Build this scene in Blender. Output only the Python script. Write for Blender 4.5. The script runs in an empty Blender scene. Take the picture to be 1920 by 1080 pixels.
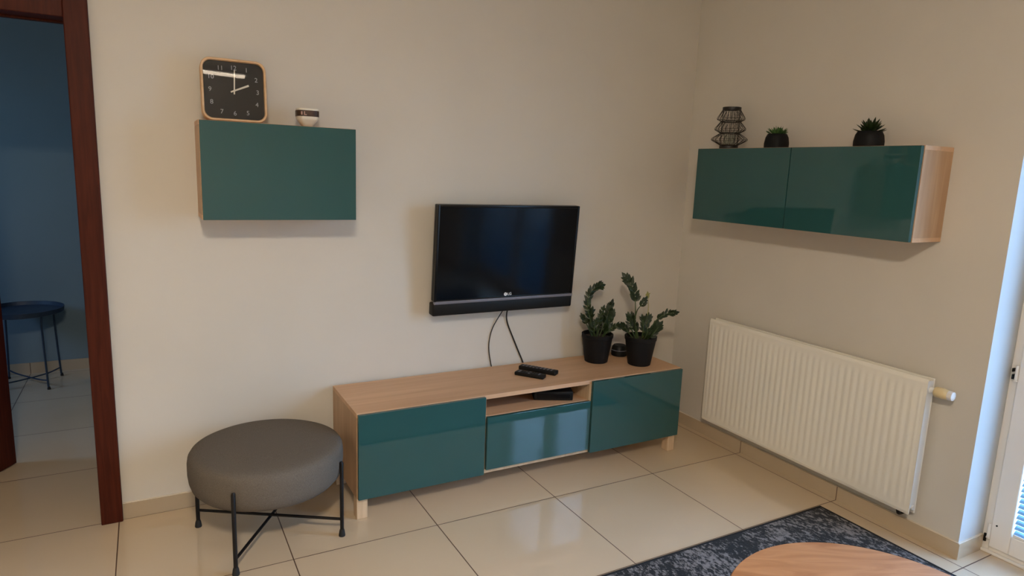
import bpy, bmesh, math, random
from mathutils import Vector, Matrix
random.seed(7)
SC = bpy.context.scene
COL = SC.collection
PI = math.pi

# ------------------------------------------------------------------ materials
def mat_base(name):
    m = bpy.data.materials.new(name); m.use_nodes = True
    nt = m.node_tree; b = nt.nodes['Principled BSDF']
    return m, nt, b

def plain(name, col, rough=.5, metal=0, coat=0, spec=.5, emit=None, estr=0, coat_r=.03):
    m, nt, b = mat_base(name)
    b.inputs['Base Color'].default_value = (*col, 1)
    b.inputs['Roughness'].default_value = rough
    b.inputs['Metallic'].default_value = metal
    b.inputs['Coat Weight'].default_value = coat
    b.inputs['Coat Roughness'].default_value = coat_r
    b.inputs['Specular IOR Level'].default_value = spec
    if emit:
        b.inputs['Emission Color'].default_value = (*emit, 1)
        b.inputs['Emission Strength'].default_value = estr
    return m

def N(nt, t, **kw):
    n = nt.nodes.new(t)
    for k, v in kw.items():
        if k in ('op',): n.operation = v
        else: setattr(n, k, v)
    return n

def noise_mat(name, c1, c2, scale=(1, 1, 1), nscale=5, detail=6, rough=.5, bump=0, bscale=None, lo=.35, hi=.65,
              coat=0, spec=.5, dist=0.0, coat_r=.03):
    m, nt, b = mat_base(name)
    tc = N(nt, 'ShaderNodeTexCoord'); mp = N(nt, 'ShaderNodeMapping')
    mp.inputs['Scale'].default_value = scale
    nt.links.new(tc.outputs['Object'], mp.inputs['Vector'])
    nz = N(nt, 'ShaderNodeTexNoise')
    nz.inputs['Scale'].default_value = nscale; nz.inputs['Detail'].default_value = detail
    nz.inputs['Distortion'].default_value = dist
    nt.links.new(mp.outputs[0], nz.inputs['Vector'])
    cr = N(nt, 'ShaderNodeValToRGB')
    cr.color_ramp.elements[0].position = lo; cr.color_ramp.elements[0].color = (*c1, 1)
    cr.color_ramp.elements[1].position = hi; cr.color_ramp.elements[1].color = (*c2, 1)
    nt.links.new(nz.outputs['Fac'], cr.inputs[0]); nt.links.new(cr.outputs[0], b.inputs['Base Color'])
    b.inputs['Roughness'].default_value = rough
    b.inputs['Coat Weight'].default_value = coat; b.inputs['Coat Roughness'].default_value = coat_r
    b.inputs['Specular IOR Level'].default_value = spec
    if bump:
        n2 = N(nt, 'ShaderNodeTexNoise'); n2.inputs['Scale'].default_value = bscale or nscale * 4
        n2.inputs['Detail'].default_value = 4
        nt.links.new(tc.outputs['Object'] if bscale else mp.outputs[0], n2.inputs['Vector'])
        bp = N(nt, 'ShaderNodeBump'); bp.inputs['Strength'].default_value = bump
        bp.inputs['Distance'].default_value = .002
        nt.links.new(n2.outputs['Fac'], bp.inputs['Height']); nt.links.new(bp.outputs[0], b.inputs['Normal'])
    return m

TS, TX, TY = .5953, -1.8333, -.606
def tile_mat(name, axes=(0, 1), k=1.0):
    """large polished beige porcelain tiles, thin dark joints on a regular grid"""
    m, nt, b = mat_base(name)
    tc = N(nt, 'ShaderNodeTexCoord'); sp = N(nt, 'ShaderNodeSeparateXYZ')
    geo = N(nt, 'ShaderNodeNewGeometry')
    nt.links.new(geo.outputs['Position'], sp.inputs[0])
    def M(op, a, bb=None):
        n = N(nt, 'ShaderNodeMath', op=op)
        for i, v in enumerate((a, bb)):
            if v is None: continue
            if isinstance(v, (int, float)): n.inputs[i].default_value = v
            else: nt.links.new(v, n.inputs[i])
        return n.outputs[0]
    ds = []
    cells = []
    for ax, off in ((0, TX), (1, TY)):
        t = M('DIVIDE', M('SUBTRACT', sp.outputs[ax], off), TS)
        cells.append(M('FLOOR', t))
        fr = M('FRACT', t)
        ds.append(M('MULTIPLY', M('MINIMUM', fr, M('SUBTRACT', 1.0, fr)), TS))
    d = M('MINIMUM', ds[axes[0]], ds[axes[-1]])
    g = M('LESS_THAN', d, .0021)
    # faint tone difference tile to tile and soft clouding
    cv = N(nt, 'ShaderNodeCombineXYZ'); nt.links.new(cells[0], cv.inputs[0]); nt.links.new(cells[1], cv.inputs[1])
    wn = N(nt, 'ShaderNodeTexWhiteNoise', noise_dimensions='2D'); nt.links.new(cv.outputs[0], wn.inputs['Vector'])
    nz = N(nt, 'ShaderNodeTexNoise'); nz.inputs['Scale'].default_value = 3.0; nz.inputs['Detail'].default_value = 8
    nt.links.new(geo.outputs['Position'], nz.inputs['Vector'])
    f = M('ADD', M('MULTIPLY', wn.outputs['Value'], .35), M('MULTIPLY', nz.outputs['Fac'], .65))
    cr = N(nt, 'ShaderNodeValToRGB')
    cr.color_ramp.elements[0].position = .2; cr.color_ramp.elements[0].color = (.60 * k, .475 * k, .325 * k, 1)
    cr.color_ramp.elements[1].position = .8; cr.color_ramp.elements[1].color = (.66 * k, .53 * k, .375 * k, 1)
    nt.links.new(f, cr.inputs[0])
    mx = N(nt, 'ShaderNodeMix', data_type='RGBA')
    nt.links.new(g, mx.inputs['Factor']); nt.links.new(cr.outputs[0], mx.inputs['A'])
    mx.inputs['B'].default_value = (.10, .05, .028, 1)
    nt.links.new(mx.outputs['Result'], b.inputs['Base Color'])
    rr = M('ADD', M('MULTIPLY', g, .5), .08)
    nt.links.new(rr, b.inputs['Roughness'])
    b.inputs['Specular IOR Level'].default_value = .75
    bp = N(nt, 'ShaderNodeBump'); bp.inputs['Strength'].default_value = .35; bp.inputs['Distance'].default_value = .001
    bp.invert = True
    nt.links.new(g, bp.inputs['Height']); nt.links.new(bp.outputs[0], b.inputs['Normal'])
    return m

def glass_sheet(name, tint=(1, 1, 1), rough=0.0, ior=1.45):
    m = bpy.data.materials.new(name); m.use_nodes = True; nt = m.node_tree
    nt.nodes.remove(nt.nodes['Principled BSDF'])
    out = nt.nodes['Material Output']
    fr = N(nt, 'ShaderNodeFresnel'); ge = N(nt, 'ShaderNodeNewGeometry'); mi = N(nt, 'ShaderNodeMix', data_type='FLOAT')
    # the same reflectance from both faces of a thin sheet
    mi.inputs['A'].default_value = ior; mi.inputs['B'].default_value = 1 / ior
    nt.links.new(ge.outputs['Backfacing'], mi.inputs['Factor']); nt.links.new(mi.outputs['Result'], fr.inputs['IOR'])
    tr = N(nt, 'ShaderNodeBsdfTransparent'); tr.inputs[0].default_value = (*tint, 1)
    gl = N(nt, 'ShaderNodeBsdfGlossy'); gl.inputs['Roughness'].default_value = rough
    mx = N(nt, 'ShaderNodeMixShader')
    nt.links.new(fr.outputs[0], mx.inputs[0]); nt.links.new(tr.outputs[0], mx.inputs[1]); nt.links.new(gl.outputs[0], mx.inputs[2])
    nt.links.new(mx.outputs[0], out.inputs[0])
    return m

def rug_mat():
    m, nt, b = mat_base('distressed_rug_pile')
    tc = N(nt, 'ShaderNodeTexCoord')
    def nz(scale, detail, mscale=(1, 1, 1), rough=.6):
        mp = N(nt, 'ShaderNodeMapping'); mp.inputs['Scale'].default_value = mscale
        nt.links.new(tc.outputs['Object'], mp.inputs['Vector'])
        n = N(nt, 'ShaderNodeTexNoise'); n.inputs['Scale'].default_value = scale
        n.inputs['Detail'].default_value = detail; n.inputs['Roughness'].default_value = rough
        nt.links.new(mp.outputs[0], n.inputs['Vector']); return n.outputs['Fac']
    big = nz(4.5, 3); fine = nz(75, 3, (1, .55, 1), .75); mid = nz(22, 4)
    def M(op, a, bb):
        n = N(nt, 'ShaderNodeMath', op=op)
        for i, v in enumerate((a, bb)):
            if isinstance(v, (int, float)): n.inputs[i].default_value = v
            else: nt.links.new(v, n.inputs[i])
        return n.outputs[0]
    s = M('ADD', M('ADD', M('MULTIPLY', big, .60), M('MULTIPLY', fine, 1.30)), M('MULTIPLY', mid, .40))
    cr = N(nt, 'ShaderNodeValToRGB'); e = cr.color_ramp.elements
    e[0].position = .80; e[0].color = (.007, .0068, .0068, 1)
    e[1].position = 1.08; e[1].color = (.21, .19, .18, 1)
    mm = M('MULTIPLY', s, 1.0)
    # ramp input is clamped to 0..1, shift the range down
    sh = M('SUBTRACT', mm, .60)
    e[0].position = .52; e[1].position = .70
    nt.links.new(sh, cr.inputs[0]); nt.links.new(cr.outputs[0], b.inputs['Base Color'])
    b.inputs['Roughness'].default_value = .95; b.inputs['Specular IOR Level'].default_value = .1
    b.inputs['Sheen Weight'].default_value = .15
    bp = N(nt, 'ShaderNodeBump'); bp.inputs['Strength'].default_value = .6; bp.inputs['Distance'].default_value = .003
    nt.links.new(fine, bp.inputs['Height']); nt.links.new(bp.outputs[0], b.inputs['Normal'])
    return m

WALL = (.60, .53, .445)
M = {}
M['wall'] = noise_mat('wall_paint', (.625, .590, .525), (.645, .610, .545), nscale=2.5, rough=.75, bump=.08, bscale=180, spec=.25)
M['reveal'] = noise_mat('reveal_white_paint', (.52, .53, .53), (.54, .55, .55), nscale=2.5, rough=.7, bump=.05, bscale=180, spec=.25)
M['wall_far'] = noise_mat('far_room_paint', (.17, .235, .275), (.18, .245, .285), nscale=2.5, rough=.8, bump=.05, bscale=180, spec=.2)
M['ceiling'] = plain('ceiling_paint', (.74, .71, .66), .85)
M['tile'] = tile_mat('polished_beige_tile')
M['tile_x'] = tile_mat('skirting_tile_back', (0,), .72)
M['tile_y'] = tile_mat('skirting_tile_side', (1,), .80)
M['caulk'] = plain('caulk_strip', (.72, .64, .53), .6)
M['mahog'] = noise_mat('mahogany_veneer', (.046, .0080, .0034), (.074, .0135, .0058), scale=(14, 14, .9), nscale=5, detail=8, rough=.5, dist=.6, spec=.15)
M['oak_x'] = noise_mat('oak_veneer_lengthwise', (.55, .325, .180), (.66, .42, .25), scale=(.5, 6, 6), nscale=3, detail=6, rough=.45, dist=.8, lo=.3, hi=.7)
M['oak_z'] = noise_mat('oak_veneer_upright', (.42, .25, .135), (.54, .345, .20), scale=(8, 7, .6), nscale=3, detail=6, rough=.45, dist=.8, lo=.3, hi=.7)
M['oak_pale'] = noise_mat('birch_solid_wood', (.56, .40, .25), (.66, .49, .32), scale=(14, 14, 1), nscale=4, detail=7, rough=.5)
M['oak_frame'] = noise_mat('clock_frame_wood', (.60, .37, .19), (.70, .46, .26), scale=(6, 6, 6), nscale=5, detail=7, rough=.45)
M['green'] = noise_mat('gloss_teal_lacquer', (.022, .082, .083), (.024, .087, .088), nscale=2, rough=.4, coat=1.0, coat_r=.015, spec=.0)
M['green_edge'] = plain('teal_front_edge', (.030, .10, .15), .25, coat=.6)
M['dark_gap'] = plain('shadow_black_board', (.02, .016, .012), .8)
M['screen'] = plain('tv_panel_glass', (.0018, .0028, .0048), .10, spec=.16)
M['bezel'] = plain('gloss_black_plastic', (.003, .003, .0035), .3, spec=.3)
M['blackmat'] = plain('matt_black_plastic', (.0045, .0045, .0045), .5, spec=.3)
M['silver'] = plain('silver_trim', (.17, .17, .21), .4, metal=.0)
M['logo'] = plain('logo_white', (.75, .77, .80), .4)
M['cable'] = plain('black_cable_rubber', (.012, .011, .011), .5)
M['pot'] = noise_mat('charcoal_ceramic', (.0035, .0033, .004), (.0055, .0052, .006), nscale=14, rough=.6, bump=.1, spec=.25)
M['soil'] = noise_mat('potting_soil', (.010, .007, .004), (.035, .022, .014), nscale=90, rough=1, bump=1, bscale=160)
M['leaf'] = noise_mat('glossy_dark_leaf', (.008, .018, .005), (.019, .036, .009), nscale=22, detail=3, rough=.4, spec=.35)
M['leaf_b'] = noise_mat('succulent_leaf', (.022, .075, .018), (.07, .17, .04), nscale=40, detail=3, rough=.5)
M['stalk'] = plain('green_stalk', (.045, .075, .022), .5)
M['shoot'] = plain('yellow_green_shoot', (.26, .25, .07), .5)
M['wire'] = plain('black_lacquered_wire', (.012, .009, .008), .45)
M['glass_cup'] = glass_sheet('clear_candle_glass', (.93, .95, .93))
M['glass'] = glass_sheet('window_glass', (.96, .98, .98))
M['clock_glass'] = glass_sheet('clock_cover_glass', (.97, .97, .97), rough=.02, ior=1.5)
M['dial'] = plain('charcoal_clock_dial', (.014, .013, .011), .6, spec=.3)
M['numeral'] = plain('pale_grey_numerals', (.42, .44, .47), .6)
M['hand'] = plain('ivory_clock_hands', (.72, .68, .58), .45)
M['white_cer'] = plain('white_glazed_ceramic', (.78, .73, .62), .3, coat=.4)
M['brown_band'] = noise_mat('dark_brown_band', (.030, .013, .006), (.075, .035, .018), nscale=30, rough=.5)
M['pinkmark'] = plain('pale_pink_mark', (.42, .25, .2), .6)
M['fabric'] = noise_mat('grey_woven_upholstery', (.120, .104, .088), (.165, .145, .125), scale=(1, 1, 1), nscale=420, detail=2, rough=.95, bump=.5, bscale=600, spec=.1)
M['blackmetal'] = plain('black_powder_metal', (.006, .0045, .0045), .45, spec=.3)
M['rubber'] = plain('black_rubber', (.012, .012, .012), .8)
M['enamel'] = plain('white_radiator_enamel', (.85, .82, .735), .4, coat=.1)
M['enamel_side'] = plain('radiator_side_enamel', (.74, .74, .72), .4)
M['valve_y'] = plain('aged_ivory_plastic', (.74, .60, .34), .45)
M['valve_w'] = plain('white_plastic', (.78, .76, .74), .4)
M['chrome'] = plain('chrome', (.6, .6, .6), .18, metal=1)
M['pvc'] = plain('white_pvc', (.80, .77, .72), .35)
M['slat'] = plain('blind_slat_aluminium', (.20, .38, .52), .4, metal=.1)
M['rug'] = rug_mat()
M['rug_edge'] = plain('black_rug_binding', (.008, .007, .007), .9)
M['tabletop'] = noise_mat('acacia_tabletop', (.33, .135, .048), (.50, .245, .105), scale=(1.6, 9, 8), nscale=2.0, detail=7, rough=.5, dist=1.8, spec=.35, lo=.3, hi=.7)
M['blue_tray'] = plain('dark_blue_steel', (.030, .050, .085), .45, metal=.2)
M['lamp'] = plain('lit_lamp_diffuser', (.9, .9, .9), .5, emit=(1.0, .855, .68), estr=200)
M['lamp2'] = plain('lit_lamp_tube', (.9, .9, .9), .5, emit=(1.0, .82, .62), estr=16)
M['lampbody'] = plain('lamp_housing_white', (.8, .8, .78), .5)
M['outside'] = plain('balcony_concrete', (.5, .5, .5), .9)

# ------------------------------------------------------------------ mesh helpers
def new(): return bmesh.new()

def box(bm, a, b, bev=0, seg=2):
    x0, y0, z0 = [min(a[i], b[i]) for i in range(3)]; x1, y1, z1 = [max(a[i], b[i]) for i in range(3)]
    v = [bm.verts.new(p) for p in ((x0, y0, z0), (x1, y0, z0), (x1, y1, z0), (x0, y1, z0), (x0, y0, z1), (x1, y0, z1), (x1, y1, z1), (x0, y1, z1))]
    fs = [bm.faces.new([v[i] for i in q]) for q in ((3, 2, 1, 0), (4, 5, 6, 7), (0, 1, 5, 4), (1, 2, 6, 5), (2, 3, 7, 6), (3, 0, 4, 7))]
    if bev:
        es = {e for f in fs for e in f.edges}
        bmesh.ops.bevel(bm, geom=list(es), offset=bev, segments=seg, affect='EDGES', profile=.5)
    return bm

def lathe(bm, prof, n=48, c=(0, 0, 0), sq=None, axis='z', close=True):
    """prof: (r, z) pairs; sq = superellipse exponent for squarish outlines"""
    rings = []
    for r, z in prof:
        ring = []
        for i in range(n):
            t = 2 * PI * i / n; cx, sy = math.cos(t), math.sin(t)
            if sq:
                k = (abs(cx) ** sq + abs(sy) ** sq) ** (-1 / sq); cx *= k; sy *= k
            p = (r * cx, r * sy, z)
            if axis == 'y': p = (r * cx, z, r * sy)
            if axis == 'x': p = (z, r * cx, r * sy)
            ring.append(bm.verts.new((p[0] + c[0], p[1] + c[1], p[2] + c[2])))
        rings.append(ring)
    for a, b in zip(rings, rings[1:]):
        for i in range(n):
            bm.faces.new((a[i], a[(i + 1) % n], b[(i + 1) % n], b[i]))
    if close:
        bm.faces.new(list(reversed(rings[0]))); bm.faces.new(rings[-1])
    return bm

def tube(bm, pts, r, n=8, close=False):
    pts = [Vector(p) for p in pts]; m = len(pts)
    rs = r if isinstance(r, (list, tuple)) else [r] * m
    rings = []; up = None
    for i, p in enumerate(pts):
        if close: d = pts[(i + 1) % m] - pts[i - 1]
        else: d = pts[min(i + 1, m - 1)] - pts[max(i - 1, 0)]
        d.normalize()
        if up is None:
            up = Vector((0, 0, 1)) if abs(d.z) < .9 else Vector((1, 0, 0))
        s = d.cross(up); s.normalize(); up = s.cross(d); up.normalize()
        rings.append([bm.verts.new(p + rs[i] * (math.cos(2 * PI * k / n) * s + math.sin(2 * PI * k / n) * up)) for k in range(n)])
    pr = list(zip(rings, rings[1:]))
    if close: pr.append((rings[-1], rings[0]))
    for a, b in pr:
        for k in range(n): bm.faces.new((a[k], b[k], b[(k + 1) % n], a[(k + 1) % n]))
    if not close:
        bm.faces.new(rings[0]); bm.faces.new(list(reversed(rings[-1])))
    return bm

def smooth_path(P, k=8):
    P = [Vector(p) for p in P]; Q = [2 * P[0] - P[1]] + P + [2 * P[-1] - P[-2]]; out = []
    for i in range(1, len(Q) - 2):
        for j in range(k):
            t = j / k; a, b, c, d = Q[i - 1], Q[i], Q[i + 1], Q[i + 2]
            out.append(.5 * ((2 * b) + (-a + c) * t + (2 * a - 5 * b + 4 * c - d) * t * t + (-a + 3 * b - 3 * c + d) * t ** 3))
    out.append(P[-1]); return out

def link(name, bm, mat, parent=None, smooth=False, loc=None):
    bmesh.ops.recalc_face_normals(bm, faces=bm.faces[:])
    me = bpy.data.meshes.new(name); bm.to_mesh(me); bm.free()
    if smooth:
        for p in me.polygons: p.use_smooth = True
        try: me.set_sharp_from_angle(angle=math.radians(38))
        except Exception: pass
    for mm in (mat if isinstance(mat, (list, tuple)) else [mat]): me.materials.append(mm)
    o = bpy.data.objects.new(name, me); COL.objects.link(o)
    if parent: o.parent = parent
    if loc: o.location = loc
    return o

def tag(o, label, cat, group=None):
    o['label'] = label; o['category'] = cat
    if group: o['group'] = group
    return o

def thing(name, label, cat, loc=(0, 0, 0), rot=(0, 0, 0), group=None):
    o = bpy.data.objects.new(name, None); COL.objects.link(o)
    o.location = loc; o.rotation_euler = rot; o.empty_display_size = .05
    return tag(o, label, cat, group)

def struct(name, bm, mat, parent=None, smooth=False):
    o = link(name, bm, mat, parent, smooth)
    if parent is None: o['kind'] = 'structure'
    return o

def sroot(name, loc=(0, 0, 0)):
    o = bpy.data.objects.new(name, None); COL.objects.link(o); o.location = loc; o['kind'] = 'structure'
    o.empty_display_size = .05
    return o

def text_mesh(name, s, size, mat, parent, mtx, ext=.0006):
    cu = bpy.data.curves.new(name, 'FONT'); cu.body = s; cu.size = size; cu.extrude = ext
    cu.align_x = 'CENTER'; cu.align_y = 'CENTER'
    to = bpy.data.objects.new(name + '_tmp', cu); COL.objects.link(to)
    dg = bpy.context.evaluated_depsgraph_get()
    me = bpy.data.meshes.new_from_object(to.evaluated_get(dg))
    bpy.data.objects.remove(to); bpy.data.curves.remove(cu)
    me.transform(mtx); me.materials.clear(); me.materials.append(mat); me.name = name
    o = bpy.data.objects.new(name, me); COL.objects.link(o); o.parent = parent
    return o

# ------------------------------------------------------------------ room shell
H = 2.65; XL = -4.9; YR = -5.2; WT = .30
OPX0, OPX1, OPZ = -3.915, -3.055, 2.015      # interior doorway hole
BY0, BY1, BZ = -3.36, -1.745, 2.25           # balcony door hole
b = new(); box(b, (XL - .3, YR - .3, -.10), (.30, 2.70, 0)); struct('floor', b, M['tile'])
b = new(); box(b, (XL - .3, YR - .3, H), (.30, .12, H + .1)); struct('ceiling', b, M['ceiling'])
b = new()
box(b, (OPX1, 0, 0), (0, .12, H)); box(b, (XL, 0, 0), (OPX0, .12, H)); box(b, (OPX0, 0, OPZ), (OPX1, .12, H))
struct('wall_back', b, M['wall'])
b = new()
box(b, (0, BY1, 0), (WT, .12, H)); box(b, (0, YR, 0), (WT, BY0, H)); box(b, (0, BY0, BZ), (WT, BY1, H))
wr = struct('wall_right', b, [M['wall'], M['reveal']])
for p in wr.data.polygons:                    # the reveal is painted white, the wall cream
    c = p.center; n = p.normal
    if (abs(c.y - BY1) < .001 and n.y < -.5) or (abs(c.y - BY0) < .001 and n.y > .5) or (abs(c.z - BZ) < .001 and n.z < -.5):
        p.material_index = 1
b = new(); box(b, (XL - .12, YR, 0), (XL, .12, H)); struct('wall_left', b, M['wall'])
b = new(); box(b, (XL, YR - .12, 0), (0, YR, H)); struct('wall_rear', b, M['wall'])
# tiled skirting with a caulk line on top; joints follow the floor grid
BH = .068
b = new(); box(b, (-3.008, -.010, 0), (0, 0, BH)); box(b, (XL, -.010, 0), (-3.965, 0, BH))
bb = struct('baseboard_back', b, M['tile_x'])
b = new(); box(b, (-3.008, -.007, BH), (0, 0, BH + .003)); struct('caulk_line', b, M['caulk'], bb)
b = new(); box(b, (-.010, BY1 - .010, 0), (0, -.010, BH)); box(b, (0, BY1 - .010, 0), (.175, BY1, BH))
br = struct('baseboard_right', b, M['tile_y'])
b = new(); box(b, (-.007, BY1 - .007, BH), (0, -.01, BH + .003)); box(b, (0, BY1 - .007, BH), (.175, BY1, BH + .003))
struct('caulk_line', b, M['caulk'], br)
b = new(); box(b, (-.010, YR, 0), (0, BY0, BH)); box(b, (XL, YR, 0), (-.01, YR + .01, BH)); box(b, (XL, YR + .01, 0), (XL + .01, -.01, BH))
struct('baseboard_rear', b, M['tile'])

# far room behind the doorway
FX0, FX1, FY = -5.6, -2.3, 2.43
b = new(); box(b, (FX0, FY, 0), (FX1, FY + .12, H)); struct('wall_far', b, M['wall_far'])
b = new()
box(b, (FX0 - .12, .12, 0), (FX0, 1.0, H)); box(b, (FX0 - .12, 1.6, 0), (FX0, FY + .12, H))
box(b, (FX0 - .12, 0, 0), (XL - .12, .12, H))
box(b, (FX0 - .12, 1.0, 0), (FX0, 1.6, 1.25)); box(b, (FX0 - .12, 1.0, 2.15), (FX0, 1.6, H))
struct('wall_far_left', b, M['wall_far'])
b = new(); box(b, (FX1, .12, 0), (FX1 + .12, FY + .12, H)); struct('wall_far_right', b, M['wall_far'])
b = new(); box(b, (FX0, .12, H), (FX1, FY + .12, H + .1)); struct('ceiling_far', b, M['ceiling'])
b = new(); box(b, (FX0 - .3, .12, -.10), (XL - .3, 2.7, 0)); struct('floor_far', b, M['tile'])
b = new(); box(b, (FX0, FY - .01, 0), (FX1, FY, .075)); struct('baseboard_far', b, M['tile_x'])
w = sroot('window_1', (FX0 - .06, 1.3, 1.25))
b = new()
for a, c in (((-.03, -.30, 0), (.03, -.26, .90)), ((-.03, .26, 0), (.03, .30, .90)), ((-.03, -.26, 0), (.03, .26, .05)), ((-.03, -.26, .85), (.03, .26, .90))): box(b, a, c, .004)
link('window_frame', b, M['pvc'], w)
b = new(); box(b, (-.004, -.26, .05), (.004, .26, .85)); link('window_pane', b, M['glass'], w)

# interior doorway: mahogany casing, jamb lining and the leaf standing open into the far room
d1 = sroot('door_1', (-3.485, 0, 0))
def L(x): return x + 3.485
b = new()
cw0, cw1, cz0, cz1 = -3.087, -3.009, 1.992, 2.068
xl1, xl0 = -3.485 * 2 - cw0, -3.485 * 2 - cw1
for (ya, yb_) in ((-.030, -.0), (.12, .148)):
    box(b, (L(cw0), ya, 0), (L(cw1), yb_, cz1), .004)
    box(b, (L(xl0), ya, 0), (L(xl1), yb_, cz1), .004)
    box(b, (L(xl1), ya + .001, cz0), (L(cw0), yb_ - .001, cz1 - .001), .003)
link('casing', b, M['mahog'], d1)
b = new()
box(b, (L(OPX1), .0, 0), (L(cw0 + .012), .12, OPZ)); box(b, (L(xl1 - .012), 0, 0), (L(OPX0), .12, OPZ))
box(b, (L(xl1 - .012), 0, cz0 + .008), (L(cw0 + .012), .12, OPZ))
box(b, (L(cw0 + .0), .06, 0), (L(cw0 + .012), .085, cz0 + .008)); box(b, (L(xl1 - .012), .06, 0), (L(xl1), .085, cz0 + .008))
link('jamb_lining', b, M['mahog'], d1)
leaf = new(); box(leaf, (0, -.02, .006), (.775, .02, 1.985), .003)
for (z0, z1) in ((.18, .85), (1.0, 1.85)):
    for s in (-1, 1):
        y0 = s * .020
        box(leaf, (.12, y0, z0), (.655, y0 + s * .005, z1), .004)
lf = link('door_leaf', leaf, M['mahog'], d1); lf.location = (L(-3.880), .125, 0); lf.rotation_euler = (0, 0, math.radians(60.3))
hb = new()
for s in (-1, 1):
    lathe(hb, [(.022, s * .026), (.022, s * .030)], 20, (.715, 0, 1.03), axis='y')
    tube(hb, smooth_path([(.715, s * .03, 1.03), (.715, s * .055, 1.03), (.69, s * .062, 1.03), (.60, s * .062, 1.03)], 5), .008, 8)
link('door_handle', hb, M['chrome'], lf)

# balcony door with its own blinds, at the end of the right wall
d2 = sroot('door_2', (.185, -1.745, 0))
W2 = BY1 - BY0
def q(x, y, z): return (x, -y, z)            # y measured from the visible reveal towards the viewer
b = new()
box(b, q(0, 0, 0), q(.065, .030, BZ), .003); box(b, q(0, W2 - .03, 0), q(.065, W2, BZ), .003)
box(b, q(0, .03, 0), q(.065, W2 - .03, .026), .003); box(b, q(0, .03, BZ - .04), q(.065, W2 - .03, BZ), .003)
box(b, q(-.018, .0, 0), q(0, W2, .012), .003)
link('door_frame', b, M['pvc'], d2)
half = (W2 - .06) / 2
for k in range(2):
    y0 = .030 + k * half + .002; y1 = y0 + half - .004; z0, z1 = .028, BZ - .042; sw = .074
    b = new()
    box(b, q(-.012, y0, z0), q(.05, y0 + sw, z1), .005, 2); box(b, q(-.012, y1 - sw, z0), q(.05, y1, z1), .005, 2)
    box(b, q(-.0115, y0 + sw - .001, z0), q(.05, y1 - sw + .001, z0 + .082), .005, 2)
    box(b, q(-.0115, y0 + sw - .001, z1 - .082), q(.05, y1 - sw + .001, z1), .005, 2)
    sash = link('door_sash', b, M['pvc'], d2)
    b = new(); box(b, q(.022, y0 + sw, z0 + .08), q(.027, y1 - sw, z1 - .08)); link('glass_pane', b, M['glass'], sash)
    b = new()
    zz = z0 + .10; n = 0
    ya, yb2 = y0 + sw + .004, y1 - sw - .004
    ang = math.radians(38)
    while zz < z1 - .11:
        cx, hx, hz_ = .002, .0115 * math.cos(ang), .0115 * math.sin(ang)
        vs = [b.verts.new(p) for p in (q(cx - hx, ya, zz - hz_), q(cx - hx, yb2, zz - hz_), q(cx, yb2, zz + .0022), q(cx, ya, zz + .0022), q(cx + hx, yb2, zz + hz_), q(cx + hx, ya, zz + hz_))]
        b.faces.new((vs[0], vs[1], vs[2], vs[3])); b.faces.new((vs[3], vs[2], vs[4], vs[5]))
        zz += .0235
    for yy in (ya + .08, yb2 - .08): tube(b, [q(.002, yy, z0 + .08), q(.002, yy, z1 - .08)], .0009, 4)
    bl = link('venetian_blind', b, M['slat'], sash)
    b = new(); box(b, q(-.011, ya, z1 - .104), q(.016, yb2, z1 - .082), .003); link('blind_headrail', b, M['pvc'], bl)
    b = new(); box(b, q(-.009, ya, z0 + .083), q(.012, yb2, z0 + .094), .002); link('blind_bottom_rail', b, M['pvc'], bl)
    if k == 0:
        for z in (.10, .785, 2.1):
            b = new(); tube(b, [q(-.014, .028, z - .030), q(-.014, .028, z + .030)], .006, 10)
            tube(b, [q(-.014, .028, z - .036), q(-.014, .028, z - .031)], .0075, 10)
            link('hinge', b, M['pvc'], sash)
        b = new(); lathe(b, [(.0035, -.002), (.0035, .001)], 12, q(-.0125, .052, .13), axis='x'); link('screw_cap', b, M['blackmat'], sash)
        b = new(); box(b, q(-.016, .012, .755), q(.0, .019, .775), .001); box(b, q(-.016, .010, .785), q(.0, .015, .80), .001)
        box(b, q(-.006, .008, .040), q(.002, .018, .075), .001)
        link('hinge_pin', b, M['blackmat'], sash)
    else:
        b = new(); box(b, q(-.022, y0 + .02, 1.0), q(-.012, y0 + .048, 1.11), .003)
        tube(b, smooth_path([q(-.02, y0 + .034, 1.07), q(-.055, y0 + .034, 1.07), q(-.062, y0 + .034, 1.05), q(-.062, y0 + .034, .93)], 5), .009, 10)
        link('door_handle', b, M['pvc'], sash, True)
b = new(); box(b, (.30, -4.6, -.12), (1.7, .3, -.02)); box(b, (1.6, -4.6, -.02), (1.7, .3, .30))
struct('floor_balcony', b, M['outside'])

# ------------------------------------------------------------------ TV bench
BX0, BW, BYB = -2.131, 1.80, -.022
bench = thing('tv_bench', 'long low oak-effect television bench with teal gloss fronts on short wooden legs', 'tv bench', (BX0, BYB, 0))
z0, z1, t = .095, .480, .018
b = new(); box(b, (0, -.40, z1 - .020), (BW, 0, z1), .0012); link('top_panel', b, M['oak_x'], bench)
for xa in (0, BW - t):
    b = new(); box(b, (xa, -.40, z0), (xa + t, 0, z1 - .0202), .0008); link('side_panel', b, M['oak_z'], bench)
for xa in (.60 - t / 2, 1.20 - t / 2):
    b = new(); box(b, (xa, -.40, z0 + t), (xa + t, -.012, z1 - .0202), .0008); link('divider', b, M['oak_pale'], bench)
b = new(); box(b, (t, -.40, z0), (BW - t, 0, z0 + t), .0008); link('bottom_panel', b, M['oak_pale'], bench)
b = new(); box(b, (t, -.010, z0 + t), (BW - t, -.002, z1 - .0202)); link('back_panel', b, M['oak_x'], bench)
b = new(); box(b, (.60 + t / 2, -.385, .358), (1.20 - t / 2, -.012, .374), .0008); link('shelf', b, M['oak_x'], bench)
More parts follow.
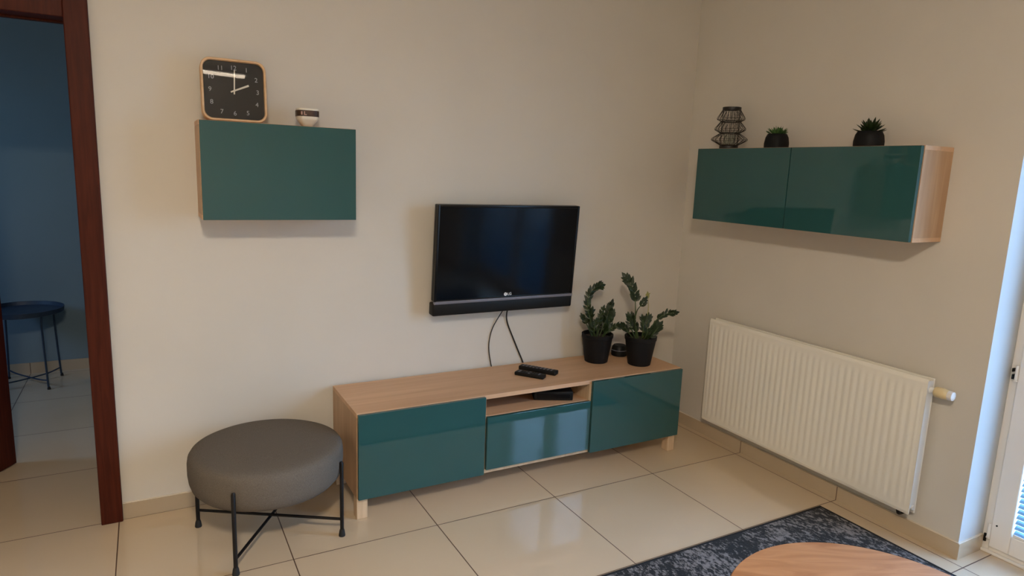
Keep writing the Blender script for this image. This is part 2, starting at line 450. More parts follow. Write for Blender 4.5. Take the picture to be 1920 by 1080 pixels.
for nm, xa, xb, za, zb in (('door', .003, .598, .097, .4765), ('door', 1.202, 1.797, .097, .4765), ('drawer_front', .609, 1.191, .118, .377)):
    b = new(); box(b, (xa, -.420, za), (xb, -.402, zb), .0012, 2)
    link(nm, b, M['green'], bench)
for xa in (0, BW - .05):
    for ya in (-.40, -.05):
        b = new(); box(b, (xa + .0, ya, 0), (xa + .048, ya + .05, z0), .003); link('leg', b, M['oak_pale'], bench)

# black box inside the open compartment
b = new(); box(b, (-.10, -.09, 0), (.10, .09, .048), .006, 3); 
sb = tag(link('media_box', b, M['blackmat'], None, True, (-1.072, -.272, .3745)), 'flat black media box inside the open compartment of the bench', 'media box')
sb.rotation_euler = (0, 0, math.radians(-24))
b = new(); box(b, (-.085, -.0925, .012), (.085, -.0895, .036), .001); link('front_window', b, M['bezel'], sb)

# ------------------------------------------------------------------ wall cabinets
def wall_cab(label, loc, rotz, doors):
    """local: x along the wall, -y out of the wall, z up"""
    W = .60 * doors; Hc = .38
    r = thing('wall_cabinet', label, 'wall cabinet', loc, (0, 0, rotz))
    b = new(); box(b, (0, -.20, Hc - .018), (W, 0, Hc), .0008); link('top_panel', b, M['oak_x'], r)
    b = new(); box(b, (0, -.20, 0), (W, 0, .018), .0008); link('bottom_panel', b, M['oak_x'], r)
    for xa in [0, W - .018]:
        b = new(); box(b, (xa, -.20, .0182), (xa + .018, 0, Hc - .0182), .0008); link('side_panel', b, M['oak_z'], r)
    for k in range(1, doors):
        b = new(); box(b, (.6 * k - .018, -.185, .0182), (.6 * k + .018, 0, Hc - .0182), .0008); link('divider', b, M['oak_z'], r)
    for k in range(doors):
        b = new(); box(b, (.6 * k + .0025, -.220, .001), (.6 * (k + 1) - .0025, -.202, Hc - .002), .0012, 2); link('door', b, [M['green']], r)
    return r
wall_cab('small single-door teal wall cabinet under the square clock', (-2.6704, 0, 1.2735), 0, 1)
# on the right wall: local x runs towards the viewer (-y), local -y points into the room (-x)
wall_cab('wide two-door teal wall cabinet hung above the radiator', (0, -.2974, 1.2847), -PI / 2, 2)
CT1, CT2 = 1.6535, 1.6647

# ------------------------------------------------------------------ clock
S = .1205
clock = thing('wall_clock', 'square rounded wooden clock with charcoal dial leaning on the small cabinet', 'clock', (-2.528, -.112, CT1 + .0035), (math.radians(-5.2), 0, 0))
def rsq(s, r, n=10):
    pts = []
    for cx, cz, a0 in ((s - r, s - r, 0), (-s + r, s - r, 90), (-s + r, -s + r, 180), (s - r, -s + r, 270)):
        for i in range(n + 1):
            a = math.radians(a0 + 90 * i / n); pts.append((cx + r * math.cos(a), cz + r * math.sin(a)))
    return pts
b = new(); outer = rsq(S, .038); inner = rsq(S - .0095, .031); n = len(outer)
def ring(pts, y): return [b.verts.new((x, y, z + S)) for x, z in pts]
r1 = ring(outer, .030); r2 = ring(outer, -.012); r2b = ring(rsq(S - .002, .037), -.015); r3b = ring(rsq(S - .0075, .032), -.015); r3 = ring(inner, -.012); r4 = ring(inner, .0)
for A, B in ((r1, r2), (r2, r2b), (r2b, r3b), (r3b, r3), (r3, r4)):
    for i in range(n): b.faces.new((A[i], A[(i + 1) % n], B[(i + 1) % n], B[i]))
b.faces.new(r1); link('frame', b, M['oak_frame'], clock, True)
b = new(); f = b.faces.new([b.verts.new((x, .0, z + S)) for x, z in inner])
g = bmesh.ops.extrude_face_region(b, geom=[f]); bmesh.ops.translate(b, verts=[v for v in g['geom'] if isinstance(v, bmesh.types.BMVert)], vec=(0, .002, 0))
dial = link('dial', b, M['dial'], clock)
b = new(); b.faces.new([b.verts.new((x, -.0095, z + S)) for x, z in rsq(S - .0096, .031)]); link('cover_glass', b, M['clock_glass'], clock)
FACE = Matrix(((1, 0, 0, 0), (0, 0, -1, 0), (0, 1, 0, 0), (0, 0, 0, 1)))   # text xy plane -> facing -y
for h in range(1, 13):
    a = math.radians(90 - 30 * h); cx, sy = math.cos(a), math.sin(a)
    k = (abs(cx) ** 3.2 + abs(sy) ** 3.2) ** (-1 / 3.2) * .088
    text_mesh('numeral', str(h), .0245, M['numeral'], clock, Matrix.Translation((cx * k, -.0008, sy * k + S)) @ FACE, .0004)
def hand(name, ang, ln, w0, w1, y):
    b = new(); a = math.radians(ang); d = Vector((math.sin(a), 0, math.cos(a))); s = Vector((d.z, 0, -d.x)); c = Vector((0, y, S))
    v = [c - d * .014 + s * w0, c + d * ln + s * w1, c + d * ln - s * w1, c - d * .014 - s * w0]
    lo = [b.verts.new(p) for p in v]; hi = [b.verts.new(p + Vector((0, -.0008, 0))) for p in v]
    b.faces.new(lo); b.faces.new(hi)
    for i in range(4): b.faces.new((lo[i], lo[(i + 1) % 4], hi[(i + 1) % 4], hi[i]))
    return link(name, b, M['hand'], clock)
hand('hour_hand', 66, .060, .0028, .0036, -.0035); hand('minute_hand', 2.5, .080, .0026, .0020, -.0055)
b = new(); lathe(b, [(.004, -.008), (.004, -.001)], 16, (0, 0, S), axis='y'); link('centre_cap', b, M['hand'], clock)

# small cup-like ornament beside the clock
cup = thing('small_cup', 'tiny white tapered cup with a dark brown band beside the square clock', 'cup', (-2.250, -.120, CT1))
b = new(); lathe(b, [(.014, 0), (.020, .002), (.029, .014), (.039, .026), (.0435, .034), (.0445, .072), (.0425, .074), (.041, .070), (.038, .036), (.010, .008)], 40, sq=3.4)
link('bowl', b, M['white_cer'], cup, True)
b = new(); lathe(b, [(.0447, .042), (.0452, .042), (.0452, .066), (.0447, .066)], 40, sq=3.4, close=False); band = link('band', b, M['brown_band'], cup, True)
b = new(); box(b, (-.034, -.0462, .047), (-.028, -.0452, .060)); box(b, (-.022, -.0462, .046), (-.018, -.0452, .061)); box(b, (-.018, -.0462, .046), (-.011, -.0452, .050))
link('pale_mark', b, M['pinkmark'], band)

# ------------------------------------------------------------------ television
TVW = .802; tvx = -1.663; TVH = .545
tilt = math.atan2(.037, TVH)
tv = thing('television', 'black flat television tilted forward on the wall above the bench', 'television', (tvx + TVW / 2, -.088, .795), (tilt, 0, 0))
hw = TVW / 2
b = new(); box(b, (-hw, 0, .072), (hw, .030, TVH), .006, 3); box(b, (-hw + .05, .030, .11), (hw - .05, .062, TVH - .05), .015, 2)
link('housing', b, M['bezel'], tv, True)
b = new()
for a, c in (((-hw, -.014, .072), (-hw + .013, .002, TVH)), ((hw - .013, -.014, .072), (hw, .002, TVH)), ((-hw + .013, -.014, TVH - .013), (hw - .013, .002, TVH)), ((-hw + .013, -.0115, .074), (hw - .013, .002, .082))):
    box(b, a, c, .003, 2)
link('bezel', b, M['bezel'], tv, True)
b = new(); box(b, (-hw + .012, -.0110, .080), (hw - .012, .0005, TVH - .012)); link('screen', b, M['screen'], tv)
b = new(); box(b, (-hw - .004, -.014, 0), (hw + .002, .040, .064), .008, 3); link('speaker_bar', b, M['blackmat'], tv, True)
b = new(); box(b, (-hw, -.018, .0600), (hw, .0, .0745), .003, 2); link('trim_strip', b, M['silver'], tv, True)
lx = .002
b = new(); lathe(b, [(.0090, -.0128), (.0090, -.0108)], 24, (lx - .0105, 0, .0915), axis='y'); lg = link('logo', b, M['logo'], tv)
text_mesh('logo_letters', 'LG', .0200, M['logo'], lg, Matrix.Translation((lx + .0130, -.0116, .0915)) @ FACE, .0006)
b = new()
for p, r_ in (((lx - .0130, 0, .0940), .0012),): lathe(b, [(r_, -.0133), (r_, -.0128)], 10, p, axis='y')
box(b, (lx - .0110, -.0133, .0875), (lx - .0100, -.0128, .0950)); box(b, (lx - .0110, -.0133, .0875), (lx - .0075, -.0128, .0885))
link('logo_face', b, M['bezel'], lg)
b = new(); box(b, (-.10, .060, .16), (.10, .064, .38), .002)
for s in (-1, 1): box(b, (s * .07 - .012, .060, .17), (s * .07 + .012, .088 if s else 0, .20), .002)
link('mount_bracket', b, M['blackmetal'], tv)

for nm, lab, P, r_ in (('power_cable', 'thin black cable hanging from the television, the left curved one', [(-1.235, -.040, .800), (-1.247, -.020, .765), (-1.285, -.0065, .69), (-1.303, -.0055, .62), (-1.303, -.0055, .56), (-1.288, -.0055, .485), (-1.283, -.0130, .455), (-1.283, -.0165, .40)], .0028),
                       ('antenna_cable', 'thicker black cable running from the television down beside the remotes', [(-1.212, -.040, .800), (-1.212, -.020, .765), (-1.200, -.0075, .71), (-1.160, -.0065, .62), (-1.120, -.0065, .535), (-1.097, -.0065, .487), (-1.090, -.0130, .455), (-1.088, -.0155, .40)], .0040)):
    b = new(); tube(b, smooth_path(P, 8), r_, 8); tag(link(nm, b, M['cable'], None, True), lab, 'cable')

# ------------------------------------------------------------------ remotes
def remote(a, c, w, h, lab, z, mat2, lift=0):
    ax, ay = a; bx, by = c; ln = math.hypot(bx - ax, by - ay); ang = math.atan2(by - ay, bx - ax)
    r = thing('remote_control', lab, 'remote control', ((ax + bx) / 2, (ay + by) / 2, z), (0, 0, ang), 'remote controls on the bench')
    b = new(); box(b, (-ln / 2, -w / 2, 0), (ln / 2, w / 2, h), .005, 3); link('body', b, M['blackmat'], r, True)
    n = 9
    for i in range(n):
        b = new()
        x = -ln / 2 + .022 + i * (ln - .05) / (n - 1)
        for yy in ((-.25, 0, .25) if i not in (3, 4) else (-.28, .28)):
            box(b, (x - .004, yy * w - .0035, h), (x + .004, yy * w + .0035, h + .0014), .0008)
        link('button_row', b, mat2 if i % 4 else M['silver'], r)
    return r
remote((-1.235, -.185), (-1.140, -.312), .046, .019, 'shorter black remote control lying nearer the bench front', .4802, M['rubber'])
remote((-1.168, -.110), (-1.048, -.282), .046, .022, 'longer black remote control lying behind the shorter one', .4802, M['silver'])

# ------------------------------------------------------------------ potted zz plants
CR = Vector((.874, -.486, 0)).normalized(); CF = Vector((.486, .874, 0)).normalized()
def leaf(bm, base, d, up, ln, w):
    d = d.normalized(); s = d.cross(up).normalized(); nrm = s.cross(d).normalized()
    prof = ((0, .0), (.18, .55), (.42, 1.0), (.7, .75), (1.0, 0))
    c = []; l_ = []; r_ = []
    for t_, k in prof:
        p = base + d * ln * t_ + nrm * (-.12 * ln * (t_ ** 2))
        c.append(bm.verts.new(p))
        if 0 < k:
            l_.append(bm.verts.new(p + s * w * k + nrm * w * .25 * k)); r_.append(bm.verts.new(p - s * w * k + nrm * w * .25 * k))
    for side in (l_, r_):
        bm.faces.new((c[0], side[0], c[1])); 
        for i in range(len(side) - 1): bm.faces.new((c[i + 1], side[i], side[i + 1], c[i + 2]))
        bm.faces.new((c[-2], side[-1], c[-1]))

def zz(label, loc, R, RB, Hh, sc, stems, rimpx):
    root = thing('potted_plant', label, 'potted plant', loc)
    b = new(); lathe(b, [(RB - .004, 0), (RB, .003), (R - .002, Hh - .022), (R + .001, Hh - .020), (R + .002, Hh - .002), (R, Hh), (R - .005, Hh - .001), (R - .007, Hh - .02), (RB - .006, .012)], 56)
    pot = link('pot', b, M['pot'], root, True)
    b = new(); lathe(b, [(R - .007, Hh - .03), (R - .008, Hh - .022), (.03, Hh - .017), (.001, Hh - .016)], 40); link('soil', b, M['soil'], root, True)
    ox, oy = rimpx
    for st in stems:
        P = [CR * ((px - ox) * sc) + Vector((0, 0, Hh - .02 + (oy - py) * sc)) + CF * dd for px, py, dd in st['p']]
        P[0] = Vector((P[0].x * .7, P[0].y * .7, Hh - .03))
        path = smooth_path(P, 7); n = len(path); r0 = st.get('r', .0042)
        b = new(); tube(b, path, [r0 * (1 - .65 * i / n) for i in range(n)], 7)
        so = link('stem', b, M['shoot'] if st.get('pale') else M['stalk'], root, True)
        b = new(); k0 = int(n * st.get('from', .35)); m_ = int(st.get('n', 9) * 1.25); lw = st.get('l', .036) * 1.12
        for j in range(m_):
            i = min(n - 1, int(k0 + (n - 1 - k0) * j / max(1, m_ - 1)))
            tan = (path[min(i + 1, n - 1)] - path[max(i - 1, 0)]).normalized()
            side = tan.cross(CF + Vector((0, 0, random.uniform(-.2, .2)))).normalized()
            for s in (-1, 1):
                d = tan * random.uniform(.80, 1.15) + side * s * random.uniform(.45, .95) + CF * random.uniform(-.45, .45)
                leaf(b, path[i], d, CF * -1 + Vector((0, 0, random.uniform(-.3, .3))), lw * random.uniform(.8, 1.1) * (1 if j < m_ - 2 else .8), lw * (.20 if not st.get('pale') else .11))
        leaf(b, path[-1], (path[-1] - path[-3]), -CF, lw, lw * .24)
        link('foliage', b, M['shoot'] if st.get('pale') else M['leaf'], so, True)
    return root
s1 = .00293
zz('left of the two black-potted leafy green plants, nearer the television', (-.700, -.142, .480), .086, .064, .160, s1, [
    dict(p=[(1114, 628, 0), (1108, 600, -.01), (1100, 572, -.02), (1101, 548, -.02), (1112, 534, -.01), (1121, 531, .0)], n=13, **{'from': .28}),
    dict(p=[(1126, 628, .01), (1134, 606, .02), (1140, 586, .02), (1145, 568, .02)], n=9, **{'from': .25}),
    dict(p=[(1120, 628, -.01), (1120, 606, -.03), (1123, 588, -.04), (1127, 574, -.04)], n=6, l=.030, **{'from': .4}),
    dict(p=[(1110, 628, -.01), (1104, 612, -.02), (1096, 597, -.02), (1092, 590, -.02)], n=5, l=.026, **{'from': .5}),
    dict(p=[(1130, 628, -.02), (1140, 614, -.03), (1150, 606, -.03), (1160, 603, -.03)], n=6, l=.032, **{'from': .3}),
    dict(p=[(1122, 628, .03), (1128, 610, .05), (1131, 592, .06)], n=6, l=.032, **{'from': .3}),
    dict(p=[(1132, 628, .0), (1138, 612, -.01), (1142, 596, -.02), (1146, 584, -.02)], n=8, l=.036, **{'from': .2}),
    dict(p=[(1112, 628, .0), (1110, 610, .01), (1106, 594, .01), (1108, 582, .01)], n=7, l=.034, **{'from': .25}),
    dict(p=[(1118, 628, -.04), (1112, 612, -.06), (1114, 596, -.07)], n=5, l=.030, **{'from': .4}),
], (1122, 628))
zz('right of the two black-potted leafy plants, at the corner end of the bench', (-.508, -.280, .480), .086, .062, .162, .00288, [
    dict(p=[(1194, 632, 0), (1188, 604, -.01), (1186, 574, -.02), (1183, 548, -.02), (1177, 530, -.01), (1168, 518, .0)], n=9, l=.046, **{'from': .52}),
    dict(p=[(1190, 630, .0), (1188, 600, .0), (1190, 578, .0), (1196, 566, -.01), (1201, 558, -.01)], n=3, l=.034, **{'from': .7}),
    dict(p=[(1207, 632, .02), (1211, 602, .02), (1213, 575, .02), (1211, 556, .02), (1210, 548, .02)], n=4, l=.022, pale=1, r=.003, **{'from': .78}),
    dict(p=[(1213, 632, .0), (1220, 606, -.01), (1229, 590, -.02), (1243, 580, -.02), (1258, 577, -.02)], n=8, l=.032, **{'from': .5}),
    dict(p=[(1190, 632, -.02), (1181, 612, -.03), (1176, 596, -.03), (1174, 588, -.03)], n=6, l=.030, **{'from': .35}),
    dict(p=[(1200, 632, -.03), (1201, 612, -.05), (1200, 596, -.05), (1199, 590, -.05)], n=6, l=.030, **{'from': .35}),
    dict(p=[(1212, 632, -.02), (1220, 618, -.04), (1226, 608, -.05), (1230, 602, -.05)], n=6, l=.036, **{'from': .2}),
    dict(p=[(1206, 632, .03), (1209, 610, .04), (1214, 594, .05)], n=6, l=.032, **{'from': .35}),
    dict(p=[(1186, 632, .02), (1177, 620, .02), (1169, 610, .02)], n=4, l=.030, **{'from': .4}),
    dict(p=[(1196, 632, .01), (1193, 614, .02), (1186, 600, .02), (1184, 592, .02)], n=7, l=.034, **{'from': .25}),
    dict(p=[(1204, 632, -.03), (1209, 616, -.05), (1207, 600, -.05), (1210, 590, -.05)], n=7, l=.034, **{'from': .2}),
    dict(p=[(1208, 632, .01), (1218, 620, .02), (1226, 612, .02), (1229, 606, .02)], n=6, l=.036, **{'from': .2}),
], (1201, 632))
# small black puck-shaped speaker between the pots
sp = thing('small_speaker', 'small dark rounded speaker standing between and behind the two potted plants', 'speaker', (-.500, -.092, .480))
b = new(); lathe(b, [(.042, 0), (.046, .004), (.047, .03), (.042, .052), (.034, .062), (.001, .063)], 40); link('body', b, M['blackmat'], sp, True)
b = new(); lathe(b, [(.044, .034), (.0475, .033), (.0472, .036), (.044, .037)], 40, close=False); link('ring', b, M['silver'], sp, True)

# ------------------------------------------------------------------ ornaments on the right cabinet
lan = thing('wire_lantern', 'black wire lantern of three stacked bulging tiers on the wide cabinet', 'lantern', (-.112, -.411, CT2))
b = new(); lathe(b, [(.047, 0), (.048, .003), (.048, .016), (.046, .019), (.001, .019)], 40); link('base', b, M['wire'], lan, True)
tiers = [(.020, .046, .050, .093, .083, .050), (.083, .050, .104, .080, .143, .051), (.143, .051, .158, .072, .205, .045)]
for (za, ra, zm, rm, zb_, rb) in tiers:
    b = new(); n = 44
    for i in range(n):
        a0 = 2 * PI * i / n; tw = .11 * (1 if i % 2 else -1)
        pt = lambda r, a, z: (r * math.cos(a), r * math.sin(a), z)
        tube(b, [pt(ra, a0, za), pt(rm * .99, a0 + tw * .5, zm - .004), pt(rm, a0 + tw * .6, zm), pt(rm * .985, a0 + tw * .7, zm + .005), pt(rb, a0 + tw * 1.4, zb_)], .0008, 4)
    for r, z in ((ra, za), (rb, zb_)):
        tube(b, [(r * math.cos(2 * PI * k / 40), r * math.sin(2 * PI * k / 40), z) for k in range(40)], .0024, 6, close=True)
    tube(b, [(rm * math.cos(2 * PI * k / 40), rm * math.sin(2 * PI * k / 40), zm) for k in range(40)], .0010, 5, close=True)
    link('wire_tier', b, M['wire'], lan)
b = new()
for k in range(14):
    a0 = 2 * PI * k / 14
    tube(b, [(.0455 * math.cos(a0), .0455 * math.sin(a0), .018), (.0455 * math.cos(a0), .0455 * math.sin(a0), .206)], .0011, 5)
link('inner_frame', b, M['wire'], lan)
b = new(); lathe(b, [(.0445, .204), (.0475, .204), (.0475, .217), (.0445, .217), (.0445, .204)], 40, close=False); link('top_ring', b, M['wire'], lan, True)
b = new(); lathe(b, [(.0275, .0195), (.0295, .024), (.030, .075), (.0285, .075), (.028, .026), (.001, .024)], 32); link('glass_cup', b, M['glass_cup'], lan, True)

def succulent(label, y, R0, Hh, kind):
    root = thing('potted_succulent', label, 'succulent', (-.112, y, CT2), (0, 0, 0), 'succulents on the wide cabinet')
    b = new(); lathe(b, [(R0 * .93, 0), (R0, .004), (R0 * 1.01, Hh * .35), (R0 * .93, Hh * .75), (R0 * .80, Hh * .97), (R0 * .77, Hh), (R0 * .72, Hh * .98), (R0 * .70, Hh * .85)], 44, sq=2.3)
    link('pot', b, M['pot'], root, True)
    b = new(); lathe(b, [(R0 * .72, Hh * .84), (R0 * .7, Hh * .9), (.001, Hh * .93)], 30); link('soil', b, M['soil'], root, True)
    b = new()
    def fat(base, d, ln, w):
        d = d.normalized(); s = d.cross(Vector((0, 0, 1))); s = s.normalized() if s.length > .05 else Vector((1, 0, 0)); u = s.cross(d).normalized()
        prof = ((0, .55), (.3, .95), (.6, 1), (.85, .55), (1.0, .06)); rings = []
        for t_, k in prof:
            p = base + d * ln * t_ + Vector((0, 0, .14 * ln * t_ * t_))
            rings.append([b.verts.new(p + s * w * k * math.cos(a) + u * w * .42 * k * math.sin(a)) for a in (0, PI / 3, 2 * PI / 3, PI, 4 * PI / 3, 5 * PI / 3)])
        for A, B in zip(rings, rings[1:]):
            for i in range(6): b.faces.new((A[i], A[(i + 1) % 6], B[(i + 1) % 6], B[i]))
        b.faces.new(rings[-1])
    c = Vector((0, 0, Hh * (.86 if kind == 'star' else .94)))
    if kind == 'star':
        for lvl, (cnt, el, ln) in enumerate(((8, 8, .064), (8, 26, .058), (7, 46, .052), (4, 72, .044))):
            for i in range(cnt):
                a = 2 * PI * i / cnt + lvl * .5 + random.uniform(-.1, .1); e = math.radians(el)
                fat(c + Vector((math.cos(a), math.sin(a), 0)) * .006 + Vector((0, 0, lvl * .006)), Vector((math.cos(a) * math.cos(e), math.sin(a) * math.cos(e), math.sin(e))), ln * random.uniform(.9, 1.08), .0085)
    else:
        for i in range(85):
            a = random.uniform(0, 2 * PI); e = math.radians(random.uniform(8, 85)); r = random.uniform(0, .030)
            ee = math.radians(25 + 60 * (1 - r / .030)) * random.uniform(.6, 1)
            fat(c + Vector((math.cos(a) * r, math.sin(a) * r, .002)), Vector((math.cos(a) * math.cos(ee), math.sin(a) * math.cos(ee), math.sin(ee))), random.uniform(.026, .040), .0042)
    link('rosette', b, M['leaf_b'] if kind != 'star' else M['leaf'], root, True)
succulent('small bushy succulent in a low black pot beside the wire lantern', -.720, .055, .070, 'bush')
succulent('spiky star-shaped succulent in a black pot, alone above the right cabinet door', -1.203, .058, .068, 'star')

# ------------------------------------------------------------------ radiator
RY0, RL, RZ, RH = -.366, 1.2105, .1254, .60
rad = thing('radiator', 'white ribbed panel radiator mounted low on the right wall', 'radiator', (0, RY0, RZ))
b = new(); ny = 36 * 8; zs = [0, .012, .020, .036, .050, .062, .08, .30, .52, .538, .55, .564, .58, .588, .60]
grid = []
for j, z in enumerate(zs):
    row = []
    m_ = 0 if (z < .034 or z > .566) else min(1, (z - .034) / .022, (.566 - z) / .022)
    for i in range(ny + 1):
        y = -RL * i / ny
        ph = (i % 8) / 8
        rib = (.5 - .5 * math.cos(2 * PI * ph)) ** .8
        edge = 1 if .02 < -y < RL - .02 else 0
        x = -.0815 - .0024 * rib * m_ * edge
        if z in (0, .60): x += .006
        row.append(b.verts.new((x, y, z)))
    grid.append(row)
for j in range(len(zs) - 1):
    for i in range(ny): b.faces.new((grid[j][i], grid[j][i + 1], grid[j + 1][i + 1], grid[j + 1][i]))
link('front_panel', b, M['enamel'], rad, True)
b = new(); box(b, (-.078, -RL + .002, .004), (-.072, -.002, RH - .004)); box(b, (-.040, -RL, .0), (-.030, 0, RH), .002); link('back_panel', b, M['enamel'], rad)
for ya in (0, -RL + .0015):
    b = new(); box(b, (-.0785, ya - .0015, .030), (-.040, ya, RH - .006), .0005); link('side_cover', b, M['enamel_side'], rad)
b = new()
for i in range(60):
    y = -.010 - (RL - .02) * i / 60
    box(b, (-.070, y - .0125, RH - .034), (-.042, y, RH - .028))
box(b, (-.072, -RL + .002, RH - .034), (-.066, -.002, RH - .022)); box(b, (-.046, -RL + .002, RH - .034), (-.040, -.002, RH - .022))
link('top_grille', b, M['enamel'], rad)
b = new()
for yy in (-.14, -RL + .14):
    box(b, (-.034, yy - .02, .08), (-.0008, yy + .02, .52), .001)
    link('wall_bracket', b, M['blackmetal'], rad)
    b = new()
val = new(); yv = -RL; zv = RH - .045
tube(val, [(-.057, yv + .01, zv), (-.057, yv - .018, zv)], .013, 14); link('valve_body', val, M['enamel_side'], rad, True)
b = new(); lathe(b, [(.012, -yv * 0), (.019, -.002), (.0215, -.006), (.0225, -.034), (.020, -.052), (.018, -.054)], 28, (-.057, yv - .018, zv), axis='y')
vh = link('thermostat_head', b, M['valve_y'], rad, True)
b = new()
lathe(b, [(.0190, 0), (.0195, -.004), (.0185, -.018), (.012, -.021), (.001, -.0212)], 24, (-.057, yv - .072, zv), axis='y')
link('dial_cap', b, M['valve_w'], vh, True)
b = new(); tube(b, [(-.057, yv + .008, .032), (-.057, yv - .006, .032)], .011, 14); link('plug', b, M['enamel_side'], rad, True)
b = new(); tube(b, smooth_path([(-.057, yv + .055, .004), (-.057, yv + .055, -.018), (-.040, yv + .055, -.026), (-.002, yv + .055, -.026)], 5), .007, 12)
tube(b, [(-.057, yv + .055, .002), (-.057, yv + .055, -.010)], .010, 8)
link('pipe', b, M['blackmetal'], rad, True)

# ------------------------------------------------------------------ stool
SCX, SCY = -2.477, -.358
st = thing('round_stool', 'round grey upholstered stool with thin black metal legs beside the bench', 'stool', (SCX, SCY, 0))
prof = [(.001, .219), (.20, .219), (.243, .222), (.268, .232), (.284, .250), (.292, .275), (.2955, .305), (.2955, .345), (.2925, .365), (.285, .377), (.270, .384), (.235, .388), (.12, .390), (.001, .391)]
b = new(); lathe(b, prof, 96, close=False); seat = link('seat', b, M['fabric'], st, True)
legs = [math.atan2(-.611 - SCY, -2.633 - SCX) + k * PI / 2 for k in range(4)]
for a in legs:
    c, s = math.cos(a), math.sin(a); R_ = .303
    b = new(); tube(b, [(R_ * c, R_ * s, .004), (R_ * c, R_ * s, .318), ((R_ - .002) * c, (R_ - .002) * s, .324)], [.0078, .0078, .005], 12)
    lg_ = link('leg', b, M['blackmetal'], st, True)
    b = new(); lathe(b, [(.013, 0), (.0135, .004), (.011, .022), (.0085, .030)], 16, (R_ * c, R_ * s, 0)); link('foot_cap', b, M['rubber'], lg_, True)
for k in range(2):
    a = legs[k]; c, s = math.cos(a), math.sin(a); z = .062 + .012 * k
    b = new(); tube(b, [(-.303 * c, -.303 * s, z), (.303 * c, .303 * s, z)], .006, 10); link('crossbar', b, M['blackmetal'], st, True)

# ------------------------------------------------------------------ rug and coffee table
rug = thing('rug', 'black and grey distressed rug with a narrow black border on the tiles', 'rug', (-1.30, -2.02, 0))
RX, RYh = 1.155, .805
b = new(); bmesh.ops.create_grid(b, x_segments=60, y_segments=44, size=1)
for v in b.verts:
    v.co.x *= RX - .012; v.co.y *= RYh - .012; v.co.z = .0085
g = bmesh.ops.extrude_face_region(b, geom=b.faces[:]); bmesh.ops.translate(b, verts=[v for v in g['geom'] if isinstance(v, bmesh.types.BMVert)], vec=(0, 0, -.008))
link('pile', b, M['rug'], rug)
b = new()
for a, c in (((-RX, -RYh, .0), (RX, -RYh + .012, .010)), ((-RX, RYh - .012, 0), (RX, RYh, .010)), ((-RX, -RYh + .012, 0), (-RX + .012, RYh - .012, .010)), ((RX - .012, -RYh + .012, 0), (RX, RYh - .012, .010))): box(b, a, c, .003)
link('border', b, M['rug_edge'], rug)

ct = thing('coffee_table', 'round wooden coffee table standing on the dark rug', 'coffee table', (-1.290, -2.205, .0105), (0, 0, math.radians(-28)))
b = new(); lathe(b, [(.001, .385), (.36, .385), (.383, .388), (.390, .398), (.390, .405), (.386, .411), (.001, .412)], 96, close=False); link('tabletop', b, M['tabletop'], ct, True)
for k in range(3):
    a = math.radians(30 + 120 * k); c, s = math.cos(a), math.sin(a)
    b = new(); tube(b, [(.30 * c, .30 * s, .006), (.24 * c, .24 * s, .386)], [.014, .021], 16); link('leg', b, M['tabletop'], ct, True)
b = new(); lathe(b, [(.27, .360), (.285, .360), (.285, .3855), (.27, .3855), (.27, .360)], 60, close=False); link('apron', b, M['tabletop'], ct, True)

# ------------------------------------------------------------------ tray table in the far room
tt = thing('tray_table', 'small dark blue metal tray table seen through the doorway', 'side table', (-3.600, 2.165, 0))
b = new(); lathe(b, [(.001, .488), (.215, .488), (.222, .492), (.226, .515), (.230, .516), (.226, .487), (.212, .482), (.001, .482)], 56, close=False); link('tray', b, M['blue_tray'], tt, True)
F = [Vector(p) for p in ((.187, .140, 0), (.108, -.158, 0), (-.115, .205, 0), (-.187, -.096, 0))]
a0 = math.atan2(.14, .187)
F = [Vector((.215 * math.cos(a0 + k * PI / 2), .215 * math.sin(a0 + k * PI / 2), 0)) for k in range(4)]
for f in F:
    b = new(); tube(b, smooth_path([f * .93 + Vector((0, 0, .486)), f * .90 + Vector((0, 0, .40)), f * .97 + Vector((0, 0, .06)), f + Vector((0, 0, .004))], 6), .006, 8)
    l1 = link('leg', b, M['blue_tray'], tt, True)
    b = new(); lathe(b, [(.009, 0), (.010, .004), (.007, .018)], 12, tuple(f)); link('foot_cap', b, M['rubber'], l1, True)
for k in range(2):
    f, g = F[k], F[k + 2]
    b = new(); tube(b, smooth_path([f * .97 + Vector((0, 0, .06)), f * .5 + Vector((0, 0, .040 + .01 * k)), g * .5 + Vector((0, 0, .040 + .01 * k)), g * .97 + Vector((0, 0, .06))], 6), .005, 8)
    link('crossbar', b, M['blue_tray'], tt, True)

# ------------------------------------------------------------------ lamps
lp = thing('ceiling_lamp', 'round white ceiling lamp glowing warm above the seating side of the room', 'lamp', (-2.95, -3.30, H - .0005))
b = new(); lathe(b, [(.19, -.03), (.20, -.028), (.20, 0), (.001, 0)], 48); link('housing', b, M['lampbody'], lp, True)
b = new(); lathe(b, [(.001, -.085), (.10, -.080), (.165, -.060), (.185, -.031), (.001, -.0305)], 48, close=False); link('diffuser', b, M['lamp'], lp, True)
lp = thing('tube_lamp', 'slim straight ceiling tube lamp above the seating side of the room', 'lamp', (-2.58, -2.62, H - .0005), (0, 0, math.radians(-6)))
b = new(); box(b, (-.45, -.03, -.03), (.45, .03, 0), .004); link('housing', b, M['lampbody'], lp)
b = new(); tube(b, [(-.43, 0, -.041), (.43, 0, -.041)], .0105, 20); link('tube', b, M['lamp2'], lp, True)

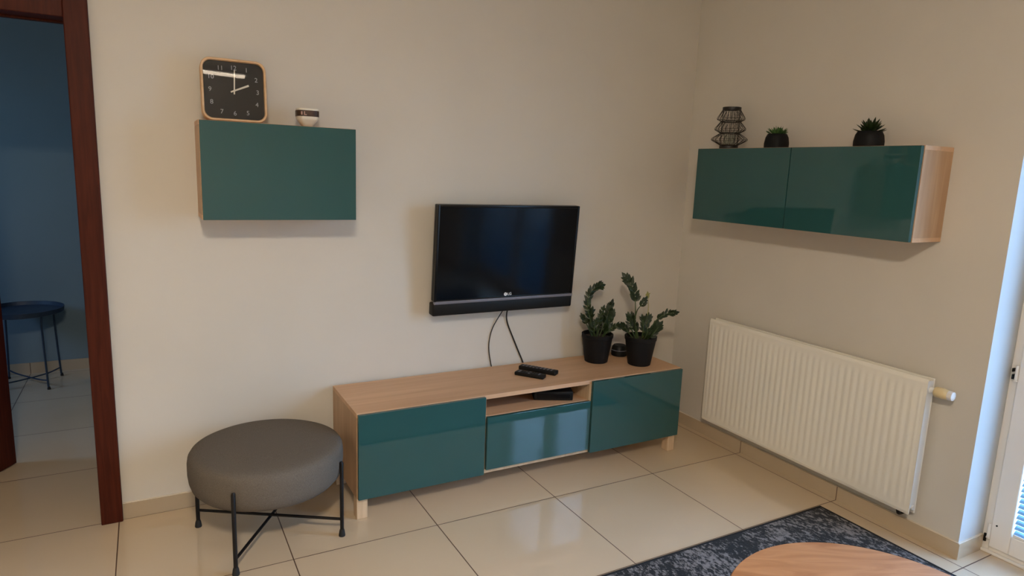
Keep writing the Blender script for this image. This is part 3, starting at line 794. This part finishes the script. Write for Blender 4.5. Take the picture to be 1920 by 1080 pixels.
# ------------------------------------------------------------------ daylight
w = bpy.data.worlds.new('sky'); SC.world = w; w.use_nodes = True; nt = w.node_tree
bg = nt.nodes['Background']
tc = N(nt, 'ShaderNodeTexCoord'); sx = N(nt, 'ShaderNodeSeparateXYZ'); nt.links.new(tc.outputs['Generated'], sx.inputs[0])
cr = N(nt, 'ShaderNodeValToRGB'); e = cr.color_ramp.elements
e[0].position = .40; e[0].color = (.30, .34, .38, 1)
e[1].position = .52; e[1].color = (.42, .70, 1.0, 1)
x = e.new(.9); x.color = (.30, .50, 1.0, 1)
mr = N(nt, 'ShaderNodeMapRange'); mr.inputs['From Min'].default_value = -1; mr.inputs['From Max'].default_value = 1
nt.links.new(sx.outputs['Z'], mr.inputs['Value']); nt.links.new(mr.outputs[0], cr.inputs[0])
nt.links.new(cr.outputs[0], bg.inputs[0]); bg.inputs[1].default_value = 17.0
for nm, loc, rot, sx_, sy_ in (('daylight_portal_balcony', (.32, (BY0 + BY1) / 2, BZ / 2), (0, PI / 2, 0), BZ, W2),
                               ('daylight_portal_far', (FX0 - .13, 1.3, 1.70), (0, -PI / 2, 0), .90, .60)):
    l = bpy.data.lights.new(nm, 'AREA'); l.shape = 'RECTANGLE'; l.size = sx_; l.size_y = sy_; l.cycles.is_portal = True
    o = bpy.data.objects.new(nm, l); COL.objects.link(o); o.location = loc; o.rotation_euler = rot

# ------------------------------------------------------------------ camera
yaw, pit, rol, fpx = .5077, -.1743, .0382, 1237.46
C = Vector((-2.856, -3.0218, 1.5028))
fwd = Vector((math.sin(yaw) * math.cos(pit), math.cos(yaw) * math.cos(pit), math.sin(pit)))
right = Vector((math.cos(yaw), -math.sin(yaw), 0)); up = right.cross(fwd)
r = math.cos(rol) * right + math.sin(rol) * up; u = -math.sin(rol) * right + math.cos(rol) * up
cam = bpy.data.cameras.new('camera'); cam.sensor_width = 36; cam.lens = fpx / 1920 * 36; cam.clip_start = .05
co = bpy.data.objects.new('camera', cam); COL.objects.link(co)
co.matrix_world = Matrix(((r.x, u.x, -fwd.x, C.x), (r.y, u.y, -fwd.y, C.y), (r.z, u.z, -fwd.z, C.z), (0, 0, 0, 1)))
SC.camera = co

SC.view_settings.view_transform = 'Standard'; SC.view_settings.look = 'None'; SC.view_settings.gamma = 1
SC.view_settings.use_curve_mapping = False; SC.view_settings.exposure = 0.20
SC.cycles.use_denoising = True
SC.cycles.max_bounces = 10; SC.cycles.diffuse_bounces = 5; SC.cycles.glossy_bounces = 5; SC.cycles.transparent_max_bounces = 12
SC.cycles.sample_clamp_indirect = 20
